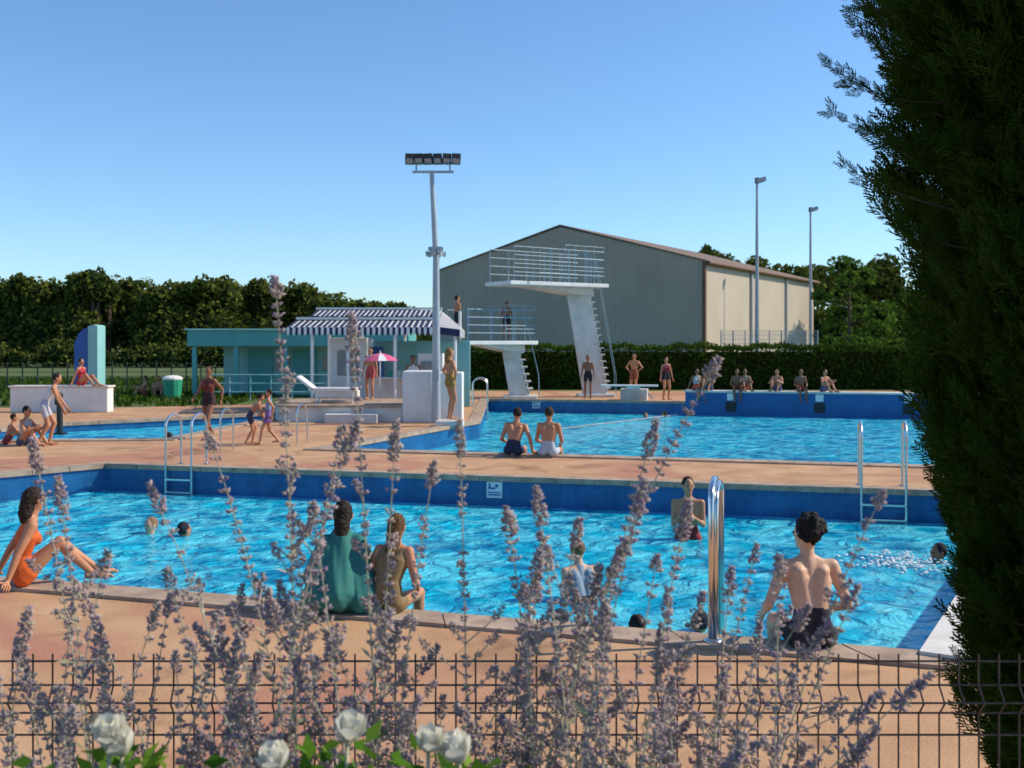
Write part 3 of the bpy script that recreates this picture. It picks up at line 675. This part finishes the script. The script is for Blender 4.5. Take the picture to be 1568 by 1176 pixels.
# russian sage / lavender
OCT=np.array([(1,0,0),(0,1,0),(-1,0,0),(0,-1,0),(0,0,1.5),(0,0,-1)])*np.array([.0025,.0025,.0037]); OCTF=np.array([(0,1,4),(1,2,4),(2,3,4),(3,0,4),(1,0,5),(2,1,5),(3,2,5),(0,3,5)])
def sage_bush(stems):
    root=empty('lavender_bush'); b=MB(); T=[];D=[];S=[]; LT=[];LD=[]
    def spike(fn,t0,L,big,dens_len):
        s=0.0; Ltot=L*(1-t0)
        while s<Ltot:
            t=1-s/L; p=fn(t); ax=(fn(min(1,t+.01))-fn(t-.01)).normalized(); x,y,_=basis(ax); head=s<dens_len
            if head: rad=(.0035+.0062*min(1,s/dens_len*1.6))*big; m=12; step=.0085
            else: rad=.0080*big*(1-.3*s/Ltot); m=9; step=random.uniform(.016,.027)
            if head or random.random()>.10:
                for j in range(m):
                    a=random.uniform(0,6.28); o=x*math.cos(a)+y*math.sin(a); rr=rad*random.uniform(.35,1.25)
                    T.append((p+o*rr+ax*random.uniform(-.0035,.0035))[:]); D.append((o+ax*random.uniform(.2,1.2))[:]); S.append(random.uniform(.7,1.35)*big)
            s+=step
    for (base,tip,big,t0) in stems:
        base=V3(base);tip=V3(tip); ctrl=V3((base.x*.75+tip.x*.25+random.uniform(-.04,.04),(base.y+tip.y)/2,base.z*.35+tip.z*.65-.05))
        fn=lambda t,b0=base,c0=ctrl,t1=tip:b0*(1-t)**2+c0*2*t*(1-t)+t1*t*t
        b.tube([fn(k/10) for k in range(11)],[.0030*(1-k/14) for k in range(11)],'lstem',5)
        L=(tip-base).length; spike(fn,t0,L,big,random.uniform(.03,.085))
        for k in range(random.randint(5,8)):
            t=random.uniform(max(.35,t0-.2),min(.9,t0+.28)); p=fn(t); ax=(fn(t+.01)-fn(t)).normalized(); a=random.uniform(0,6.28); x,y,_=basis(ax)
            o=x*math.cos(a)+y*math.sin(a); ln=random.uniform(.05,.16)*(1.25-t); q=p+(ax*.75+o*.85)*ln; m=(p+q)/2+o*ln*.08
            f2=lambda u,p=p,m=m,q=q:p*(1-u)**2+m*2*u*(1-u)+q*u*u
            b.tube([f2(0),f2(.5),f2(1)],[.0015,.0012,.0008],'lstem',4); spike(f2,.25,ln,big*.78,.018)
        for k in range(12):
            t=random.uniform(.15,t0+.1); p=fn(t); LT.append(p[:]); LD.append((random.uniform(-1,1),random.uniform(-1,1),random.uniform(0,.8)))
    b.obj('stems',root)
    V,F=scatter(OCT,OCTF,dirrot(np.array(D)),np.array(T),np.array(S)); fast('florets',V,F,[M['lav']],parent=root)
    lv=np.array([(0,-.0015,0),(0,.0015,0),(.001,.004,.018),(0,0,.038)]); lv2=np.array([lv[0],lv[2]*[1,-1,1],lv[3],lv[2]])
    V,F=scatter(lv2,LEAFF,dirrot(np.array(LD)),np.array(LT),rng.uniform(.7,1.3,len(LT))); fast('leaves',V,F,[M['lleaf']],parent=root)
exp=[(-.415,2.31,-.37,1.05),(-.286,2.247,-.20,1.0),(.361,2.168,-.1,1.15),(.71,1.634,.1,1.2),(.659,1.932,.35,1.0),(.614,1.764,.3,1.05),(-.606,1.96,-.3,1.0),(-.871,2.022,-.70,1.05),(-.809,1.955,-.68,1.05),(-.134,1.989,-.25,1.05),(-.0945,2.056,-.08,.95),(.04,1.955,.16,1.05),(-.01,1.90,.04,1.2),(.119,1.887,.0,1.05),(.26,2.056,.06,1.05),(.294,1.932,.12,1.1),(.445,1.842,.4,1.05),(.513,1.741,.2,1.15),(-.303,2.045,-.45,1.1),(-.207,2.056,-.28,1.0),(-.544,2.033,-.33,1.05),(-.674,1.848,-.82,1.05),(-.629,1.73,-.8,1.05),(.395,1.79,.3,1.05),(-.252,2.067,-.48,1.1),(.198,1.837,-.05,1.1),(.155,1.80,.0,1.15),(-.573,1.82,-.35,1.0),(-.52,1.72,-.35,1.0),(-.45,1.71,-.5,1.05),(.56,1.70,.1,1.1),(.63,1.60,.1,1.15),(.34,1.75,.1,1.05),(-.33,1.93,-.2,1.05),(.05,1.82,-.1,1.15),(-.83,1.74,-.9,1.05),(-.72,1.72,-.6,1.05),(.22,1.97,.0,1.0),(-.38,1.84,-.3,1.05),(.02,1.78,.1,1.05),(.25,1.83,.1,1.05)]
groups=[[],[],[],[]]
def put(base,tip,big,t0):
    g=min(3,max(0,int((base[0]+1.1)/.5))); groups[g].append((base,tip,big,t0))
for x,z,bx,bg in exp:
    y=random.uniform(1.68,1.9); put((bx,y+random.uniform(-.08,.08),.7),(x,y,z),bg,.56 if z>1.9 else .48)
for k in range(138):
    bx=random.uniform(-.95,.42); y=random.uniform(1.6,2.15); z=random.uniform(1.40,1.72) if random.random()<.88 else random.uniform(1.68,1.84)
    x=bx+random.gauss(0,.22)+(.05 if bx>.2 else 0)
    if x>.55 : z=min(z,1.52); x=min(x,.68)
    put((bx,y,.7),(x,y+random.uniform(-.1,.1),z),random.uniform(.85,1.12),random.uniform(.42,.55))
for g in groups: sage_bush(g)
def rose(x,y,z,nb):
    root=empty('white_rose_bush'); b=MB(); LT=[];LD=[]
    for k in range(nb):
        tx,ty,tz=x+random.uniform(-.05,.05)*(k>0),y+random.uniform(-.03,.03),z-random.uniform(0,.05)*(k>0)
        b.tube([(x,y,.7),(x+(tx-x)*.3,y,(z+.7)/2),(tx,ty,tz-.01)],[.005,.004,.003],'lstem',5)
        c=V3((tx,ty,tz)); sc=random.uniform(.7,.9); tl=V3((random.uniform(-.7,.7),random.uniform(-.5,.1),1)).normalized(); Q=V3((0,0,1)).rotation_difference(tl)
        for ring,(nr,op,hh) in enumerate(((3,.2,.05),(4,.6,.048),(5,1.3,.036))):
            for i in range(nr):
                a=2*math.pi*i/nr+ring*.5+random.uniform(-.2,.2); o=V3((math.cos(a),math.sin(a),0)); s=V3((-o.y,o.x,0)); wd=.018
                rows=[]
                for t in(0,.35,.7,1.0):
                    rad=.004+.019*op*math.sin(t*1.5); h=hh*t-.012; ww=wd*math.sin(.35+t*2.2)*1.0
                    rows.append([V3(o*(rad-.003)+s*-ww+V3((0,0,h))),V3(o*(rad+.002)+V3((0,0,h+.004*t))),V3(o*(rad-.003)+s*ww+V3((0,0,h)))])
                vs=[c+(Q@p)*sc for r in rows for p in r]; fs=[]
                for r in range(3):
                    for q in range(2): fs.append((r*3+q,r*3+q+1,(r+1)*3+q+1,(r+1)*3+q))
                b.add(vs,fs,'petal')
        for j in range(20): LT.append((tx+random.gauss(0,.035),ty+abs(random.gauss(0,.03)),tz-.03-abs(random.gauss(0,.05)))); LD.append((random.gauss(0,1),random.gauss(0,1),random.uniform(-.2,1)))
    for j in range(80): LT.append((x+random.gauss(0,.06),y+random.gauss(0,.05),random.uniform(1.2,z-.03))); LD.append((random.gauss(0,1),random.gauss(0,1),random.uniform(-.2,1)))
    b.obj('stems_and_blossoms',root,smooth=True)
    lv=np.array([(0,0,0),(.010,.002,.014),(0,0,.036),(-.010,.002,.014)])
    V,F=scatter(lv,LEAFF,dirrot(np.array(LD)),np.array(LT),rng.uniform(.8,1.3,len(LT))); fast('leaves',V,F,[M['rleaf']],parent=root)
rose(-.585,1.5,1.625,2); rose(-.335,1.5,1.60,1); rose(-.243,1.54,1.62,1); rose(-.12,1.5,1.62,1); rose(-.075,1.5,1.61,1)

# ---------------------------------------------------------------- people
SK={'tan':pm('skin_tan',(0.52,0.24,0.125),(0.43,0.18,0.09),6,.5),'light':pm('skin_light',(0.66,0.40,0.26),(0.56,0.32,0.2),6,.5),'brown':pm('skin_brown',(0.28,0.12,0.065),(0.22,0.10,0.05),6,.5)}
CL={}
def cloth(c):
    if c not in CL: CL[c]=pm('cloth_%d'%len(CL),c,None,20,.85)
    return CL[c]
BLK=(.02,.02,.03); DH=(.025,.015,.01)
EYE=pm('eye',(.02,.015,.01)); LIP=pm('lips',(.35,.1,.08))
def ik(a,w,l1,l2,pole):
    d=w-a; L=max(.05,min(d.length,.998*(l1+l2))); u=d.normalized(); pr=(l1*l1-l2*l2+L*L)/(2*L); h=math.sqrt(max(0,l1*l1-pr*pr))
    pp=pole-u*pole.dot(u); pp.normalize(); return a+u*pr+pp*h, a+u*L
POSE={
 'stand':dict(pz=.93,an=[(-.10,.02,.08),(.11,-.02,.08)],wr=[(-.27,.06,.84),(.27,.04,.84)],kp=(0,1,0)),
 'hips':dict(pz=.93,an=[(-.10,.02,.08),(.11,-.02,.08)],wr=[(-.17,.05,1.0),(.17,.05,1.0)],kp=(0,1,0),ep=(0,-.3,-.1),outw=1.2),
 'walk':dict(pz=.90,an=[(-.08,.27,.08),(.08,-.28,.13)],wr=[(-.26,-.12,.9),(.26,.22,.95)],kp=(0,1,0)),
 'chest':dict(pz=.93,an=[(-.1,0,.08),(.1,0,.08)],wr=[(-.08,.22,1.22),(.08,.22,1.27)],kp=(0,1,0)),
 'edge':dict(pz=.105,an=[(-.12,.46,-.33),(.12,.44,-.33)],wr=[(-.16,.3,.2),(.17,.3,.2)],kp=(0,1,.9)),
 'prop':dict(pz=.105,an=[(-.12,.46,-.33),(.12,.44,-.33)],wr=[(-.34,-.02,.06),(.34,-.05,.06)],kp=(0,1,.9)),
 'knees':dict(pz=.105,an=[(-.13,.5,.07),(.13,.48,.07)],wr=[(-.16,.42,.42),(.16,.42,.42)],kp=(0,.3,1)),
 'legs':dict(pz=.105,an=[(-.09,.66,.06),(.09,.58,.07)],wr=[(-.27,-.2,.05),(.26,-.16,.05)],kp=(0,.1,1)),
 'bend':dict(pz=.88,an=[(-.12,.1,.08),(.12,-.12,.08)],wr=[(-.15,.5,.75),(.15,.45,.7)],kp=(0,1,0)),
 'swim':dict(pz=.3,an=[(-.1,-.3,-.1),(.1,-.35,-.1)],wr=[(-.3,.4,.62),(.3,.35,.6)],kp=(0,1,0)),
}
def person(name,x,y,z,head,H,pose,skin='tan',top=None,bottom=BLK,hair=DH,lean=0,lean2=None,side=0,woman=False,hl=0,curly=0,hy=0,hp=0,near=False,towel=None,short=.42,wr=None,an=None,hf=.096):
    P=POSE[pose]; lean2=lean if lean2 is None else lean2; caps=[]; ells=[]
    rx=lambda a:Matrix.Rotation(math.radians(-a),3,'X')
    Rs=Matrix.Rotation(math.radians(side),3,'Y')
    t=Rs@rx(lean)@V3((0,0,1)); t2=Rs@rx(lean2)@V3((0,0,1)); r=Rs@V3((1,0,0)); fw=t2.cross(r)
    p=V3((0,0,P['pz'])); waist=p+t*.15; chest=waist+t2*.19; nb=chest+t2*.175; sw=.150 if woman else .172
    sl=chest+t2*.115-r*sw; sr=chest+t2*.115+r*sw
    SKN,TOP,BOT,HAI=0,1,2,3
    tm=TOP if top else SKN; hw=.082 if woman else .07
    for s in(-1,1):
        caps.append((p+r*s*hw,waist+r*s*.045,hf,.078,BOT)); caps.append((waist+r*s*.045,chest+r*s*.07,.077 if not woman else .07,.092,tm)); caps.append((chest+r*s*.07,chest+t2*.10+r*s*.09,.09,.06,tm))
        caps.append((chest+t2*.12+r*s*.11,nb+t2*.0,.043,.045,SKN if not towel else tm))
        if not woman: caps.append((chest+t2*.06+r*s*.085-fw*.045,chest+t2*.0+r*s*.075-fw*.05,.055,.04,tm))
        if woman: caps.append((chest+fw*.075+r*s*.065,chest+fw*.08+r*s*.065-t2*.01,.055,.05,tm))
    caps.append((sl,sr,.052,.052,SKN)); caps.append((chest+t2*.02,nb-t2*.03,.075,.06,tm))
    hc_dir=Rs@rx(lean2*.35+hp)@V3((0,0,1)); hc=nb+t2*.05+hc_dir*.115
    caps.append((nb-t2*.02,nb+t2*.05+hc_dir*.06,.054,.05,SKN))
    HR=(Rs@rx(lean2*.35+hp)@Matrix.Rotation(math.radians(hy),3,'Z'))
    h=lambda a,b_,c:hc+HR@V3((a,b_,c))
    ells.append((hc,(.073,.092,.112),HR,SKN)); caps.append((h(0,.035,-.05),h(0,.055,-.082),.048,.032,SKN)); caps.append((h(0,.088,.0),h(0,.105,-.022),.008,.013,SKN))
    for s in(-1,1): ells.append((h(s*.077,-.005,-.005),(.012,.02,.03),HR,SKN))
    ex=.012*curly; ells.append((h(0,-.022-ex*.3,.026+ex*.4),(.081+ex*.5,.092+ex*.6,.098+ex*.6),HR,HAI))
    if curly:
        for k in range(int(44*curly)):
            d=V3((random.gauss(0,1),random.gauss(-.5,1),random.gauss(.5,.9))).normalized(); rr=random.uniform(.098,.118); lo_=V3((d.x*rr*.95,d.y*rr-.025,d.z*rr+.03))
            if lo_.y>.02 and lo_.z<.085: continue
            if lo_.z<-.07: continue
            q=h(*lo_); qr=random.uniform(.013,.026); caps.append((q,q,qr,qr,HAI))
    if hl: caps.append((h(0,-.05,.02),h(0,-.085,-.05-.5*hl*.3),.075,.06,HAI)); caps.append((h(0,-.085,-.08),h(0,-.095,-.1-hl*.16),.06,.035,HAI))
    post=[]
    ans=an or P['an']; wrs=wr or P['wr']
    for i,s in enumerate((-1,1)):
        hip=p+r*s*.09-t*.02; kn,ank=ik(hip,V3(ans[i]),.43,.42,V3(P['kp'])+V3((s*.12,0,0)))
        caps.append((hip,kn,.085 if not woman else .088,.054,SKN)); caps.append((hip,hip.lerp(kn,short if not woman else .12),.096,.082 if not woman else .095,BOT))
        cm=kn.lerp(ank,.32); bkv=(ank-kn).cross(r).normalized()*.012
        caps.append((kn,cm+bkv,.052,.054,SKN)); caps.append((cm+bkv,ank,.054,.034,SKN))
        ft=V3((s*.03,.15,-.045)) if ans[i][2]>0 else V3((0,.12,-.10))
        caps.append((ank+V3((0,-.025,-.035)),ank+ft,.036,.028,SKN))
        for q in range(5):
            a=ank+ft+V3((s*(.028-.013*q),.015,-.005)); post.append(([a,a+V3((0,.035-.004*q,-.008))],[.012-.001*q,.008]))
        S=sl if s<0 else sr; el,wri=ik(S,V3(wrs[i]),.285,.25,V3(P.get('ep',(0,-.8,-.5)))+V3((s*P.get('outw',.5),0,0)))
        caps.append((S,S.lerp(el,.4),.054,.045,SKN)); caps.append((S.lerp(el,.4),el,.046,.036,SKN)); caps.append((el,el.lerp(wri,.35),.038,.037,SKN)); caps.append((el.lerp(wri,.35),wri,.037,.025,SKN))
        d=(wri-el).normalized()
        if abs(wri.z)<.1: d=(V3((d.x,d.y,0))+V3((s*.3,.3,-.05))).normalized()
        lat=d.cross(V3((s,0,.2))).normalized(); 
        if lat.length<.5: lat=V3((0,1,0))
        nrm=lat.cross(d).normalized()*(-s)
        for q in(-1,1): caps.append((wri,wri+d*.075+lat*q*.022,.024,.019,SKN))
        for q in range(4):
            off=(-.031+.0205*q); ln=(.066,.078,.073,.056)[q]; a=wri+d*.072+lat*off
            b1=a+d*ln*.45; b2=b1+(d*.8+nrm*.5).normalized()*ln*.35; b3=b2+(d*.5+nrm*.85).normalized()*ln*.28
            post.append(([a-d*.01,b1,b2,b3],[.0098,.0092,.0085,.007]))
        a=wri+d*.02+lat*.028; b1=a+(d*.6+lat*.8)*.035; b2=b1+(d*.95+lat*.3)*.03; post.append(([wri+d*.01,a,b1,b2],[.012,.012,.011,.008]))
    if towel:
        for s in(-1,1):
            caps.append((chest+t2*.1+r*s*.12,p+r*s*.18-V3((0,.03,.0)),.085,.13,TOP)); caps.append((chest+t2*.08+r*s*.14,V3((s*.24,.28,.22)),.075,.10,TOP)); caps.append((p+V3((s*.12,.02,0)),V3((s*.2,.34,.12)),.12,.1,TOP))
        caps.append((chest+t2*.14,p-V3((0,.08,-.04)),.11,.13,TOP))
    vs=[];fs=[]
    def addm(pv,pf):
        o=len(vs); vs.extend(pv.tolist()); fs.extend([tuple(o+k for k in q) for q in pf])
    Sv,Sf=S12
    for a,b_,ra,rb,m in caps:
        dd=(b_-a); x_,y_,d_=basis(dd if dd.length>1e-5 else V3((0,0,1))); B=np.array([x_[:],y_[:],d_[:]])
        up=(Sv[:,2]>0)[:,None]; pv=np.where(up,Sv*rb,Sv*ra)@B+np.where(up,np.array(b_[:]),np.array(a[:])); addm(pv,Sf)
    for c,rad,RR,m in ells: addm((S16[0]*np.array(rad))@np.array(RR).T+np.array(c[:]),S16[1])
    me=bpy.data.meshes.new('t'); me.from_pydata(vs,[],fs); o=bpy.data.objects.new('t',me); COL.objects.link(o)
    md=o.modifiers.new('r','REMESH'); md.mode='VOXEL'; md.voxel_size=.0105 if near else .0165; md.use_smooth_shade=True
    sm=o.modifiers.new('s','SMOOTH'); sm.factor=.5; sm.iterations=5 if near else 2
    dg=bpy.context.evaluated_depsgraph_get(); m2=bpy.data.meshes.new_from_object(o.evaluated_get(dg)); bpy.data.objects.remove(o); bpy.data.meshes.remove(me)
    nv=len(m2.vertices); CO=np.empty(nv*3); m2.vertices.foreach_get('co',CO); CO=CO.reshape(-1,3)
    best=np.full(nv,9.0); mi=np.zeros(nv,int)
    for a,b_,ra,rb,m in caps:
        a_=np.array(a[:]);ab=np.array((b_-a)[:]); L2=max(ab@ab,1e-9); tt=np.clip((CO-a_)@ab/L2,0,1); dist=np.linalg.norm(CO-a_-tt[:,None]*ab,axis=1)-(ra+(rb-ra)*tt)
        k=dist<best; best[k]=dist[k]; mi[k]=m
    for c,rad,RR,m in ells:
        q=(CO-np.array(c[:]))@np.array(RR)/np.array(rad); dist=(np.linalg.norm(q,axis=1)-1)*min(rad); k=dist<best; best[k]=dist[k]; mi[k]=m
    hk=mi==3; CO[hk]+=rng.normal(0,.0035,(hk.sum(),3))
    if towel:
        tk=mi==1; CO[tk]+=(np.sin(CO[tk][:,0]*45+CO[tk][:,2]*12)*.009)[:,None]*np.array([.3,-1,0])
    polys=[tuple(q.vertices) for q in m2.polygons]; pmi=[int(mi[q[0]]) if mi[q[0]]==mi[q[2]] else int(max(mi[q[0]],mi[q[2]])) for q in polys]
    bpy.data.meshes.remove(m2)
    mats=[SK[skin],cloth(top) if top else SK[skin],cloth(bottom),cloth(hair),EYE,LIP]
    b=MB(); b.mats=list(mats); b.v=[tuple(q) for q in CO.tolist()]; b.f=polys; b.m=pmi
    def addi(v,f,i):
        o=len(b.v); b.v+=[tuple(q) for q in v]; b.f+=[tuple(o+k for k in q) for q in f]; b.m+=[i]*len(f)
    for pts,rr in post:
        e=MB(); e.tube(pts,rr,EYE,6); addi(e.v,e.f,0)
        addi(S8[0]*rr[-1]*1.0+np.array(pts[-1][:]),S8[1],0)
    for s in(-1,1): addi(S8[0]*.011@np.eye(3)+np.array(h(s*.030,.083,.004)[:]),S8[1],4)
    addi((S8[0]*np.array([.024,.007,.006]))@np.array(HR).T+np.array(h(0,.088,-.052)[:]),S8[1],5)
    me=bpy.data.meshes.new(name); me.from_pydata(b.v,[],b.f)
    for m in mats: me.materials.append(m)
    me.polygons.foreach_set('material_index',b.m); me.polygons.foreach_set('use_smooth',[True]*len(b.f)); me.update()
    o=bpy.data.objects.new(name,me); COL.objects.link(o); s=H/1.72; o.scale=(s,s,s); o.location=(x,y,z); o.rotation_euler=(0,0,math.radians(head)); return o
ORG=(.70,.13,.025)
person('seated_man',2.13,7.43,.02,4,1.76,'edge','light',bottom=BLK,lean=4,lean2=16,side=1,curly=1.2,hair=(.012,.010,.010),hy=35,near=True,hf=.088,short=.3,wr=[(-.26,.26,.18),(.22,.28,.19)])
person('woman_in_towel',-1.38,8.38,.035,4,1.72,'edge','tan',top=(.03,.19,.17),bottom=(.03,.19,.17),lean=12,lean2=30,woman=True,hl=.6,towel=True,near=True)
person('seated_girl',-1.0,8.36,.035,-20,1.5,'edge','tan',top=(.25,.17,.08),bottom=(.25,.17,.08),lean=8,lean2=25,woman=True,hl=1.0,hair=(.12,.06,.025),near=True)
person('woman_in_orange_swimsuit',-4.36,9.3,.035,-60,1.66,'legs','tan',top=ORG,bottom=ORG,lean=-2,lean2=14,woman=True,hl=.5,hair=(.03,.018,.012),hy=25,near=True)
person('bather',2.36,14.0,-1.37,170,1.74,'chest','tan',bottom=(.3,.03,.03),hy=15,hair=(.03,.02,.015),near=True)
person('bather_in_shirt',.74,10.6,-1.42,20,1.6,'chest','light',top=(.26,.33,.40),lean=8,lean2=25,woman=False,hair=(.2,.12,.06),near=True)
def swimmer(x,y,h,hair=DH,skin='tan',wl=WL,dz=0): person('swimmer',x,y,wl-.86+dz,h,1.65,'swim',skin,hair=hair)
swimmer(-4.98,14.4,150,(.25,.15,.08),'light',dz=.03); swimmer(-4.45,14.2,-40,BLK); swimmer(5.1,12.5,100,BLK,'brown',dz=.04)
swimmer(.45,9.6,-20,BLK,'light'); swimmer(1.12,9.4,20,DH,'tan'); swimmer(1.72,9.55,0,BLK,'tan')
person('seated_man',.02,19.82,.035,-12,1.76,'edge','tan',bottom=(.02,.03,.07),lean=8,lean2=22,side=4,near=True,wr=[(-.16,.3,.2),(.36,.05,.06)])
person('seated_man',.68,19.68,.035,-16,1.76,'edge','tan',bottom=(.45,.52,.6),lean=3,lean2=10,hair=(.05,.03,.02),near=True)
person('standing_woman',-6.82,23.5,0,165,1.66,'walk','brown',top=(.16,.04,.03),bottom=(.05,.02,.03),woman=True,hair=(.04,.02,.01))
person('child',-5.6,22.3,0,-70,1.18,'bend','tan',bottom=(.05,.05,.1),lean=25,lean2=40); person('child',-5.15,22.1,0,100,1.2,'walk','tan',top=(.25,.3,.5),bottom=(.2,.1,.3))
person('standing_woman',-1.60,27.0,.16,-60,1.85,'hips','tan',top=None,bottom=(.35,.2,.05),woman=True,hl=.8,hair=(.3,.14,.04))
b=MB(); b.box((-1.6,27.0,.08),(.7,.7,.15),'offwhite'); b.obj('starting_block',bevel=.02)
person('man_in_white_shirt',-9.85,22.0,0,-70,1.62,'bend','tan',top=(.7,.7,.7),bottom=(.5,.5,.55),lean=15,lean2=30)
person('sitting_woman',-10.3,22.0,0,-100,1.6,'knees','tan',top=(.5,.5,.5),bottom=(.1,.1,.15),woman=True,lean=10)
person('sitting_child',-10.75,22.2,0,-60,1.3,'knees','tan',top=None,bottom=(.3,.05,.05),lean=20)
person('sitting_woman',-13.3,32.25,.82,-110,1.6,'legs','tan',top=(.5,.04,.05),bottom=(.5,.04,.05),woman=True)
swimmer(-8.4,25.5,90,DH,'tan',wl=-.22)
person('sunbather',-14.4,41,0,120,1.6,'knees','tan',bottom=(.3,.05,.05)); person('sunbather',-13.9,41,0,200,1.6,'knees','tan')
person('standing_man',-4.2,31.0,.46,160,1.55,'stand','tan',bottom=(.5,.1,.1)); person('standing_man',-3.05,32.3,0,190,1.75,'stand','brown',top=(.7,.7,.7))
person('diver',-2.02,38.6,2.2,-60,1.68,'stand','tan'); person('child',-.2,39.5,2.2,180,1.5,'stand','brown',bottom=BLK)
person('standing_man',2.9,39.9,0,175,1.65,'stand','brown',bottom=BLK); person('standing_man',4.85,41.5,.0,150,1.7,'hips','tan',bottom=(.3,.1,.05)); person('standing_woman',5.75,39.0,0,200,1.6,'stand','tan',top=(.2,.03,.05),woman=True)
for i,(x,py_,pose,hd,c) in enumerate(((6.6,37.5,'prop',200,(.5,.5,.5)),(7.05,37.35,'knees',150,None),(8.25,37.1,'knees',185,(.4,.3,.2)),(9.35,36.8,'knees',150,None),(10.1,36.6,'edge',180,None),(10.85,36.4,'knees',210,None),(8.0,37.15,'edge',170,None))):
    person('sitting_bather',x,py_,.43,hd,1.5,pose,'tan' if i%2 else 'brown',top=c,bottom=(.1,.1,.2) if i%2 else (.4,.08,.05),lean=8)
swimmer(4.6,36,180,BLK); swimmer(5.3,36.4,100)
b=MB()
for k in range(240):
    a=random.gauss(0,1); b.ell((4.65+a*.3,12.4+random.gauss(0,.25),WL+abs(random.gauss(0,.035))),(random.uniform(.008,.035),random.uniform(.008,.03),random.uniform(.005,.014)),'foam',S8)
b.obj('water_splash',smooth=True)
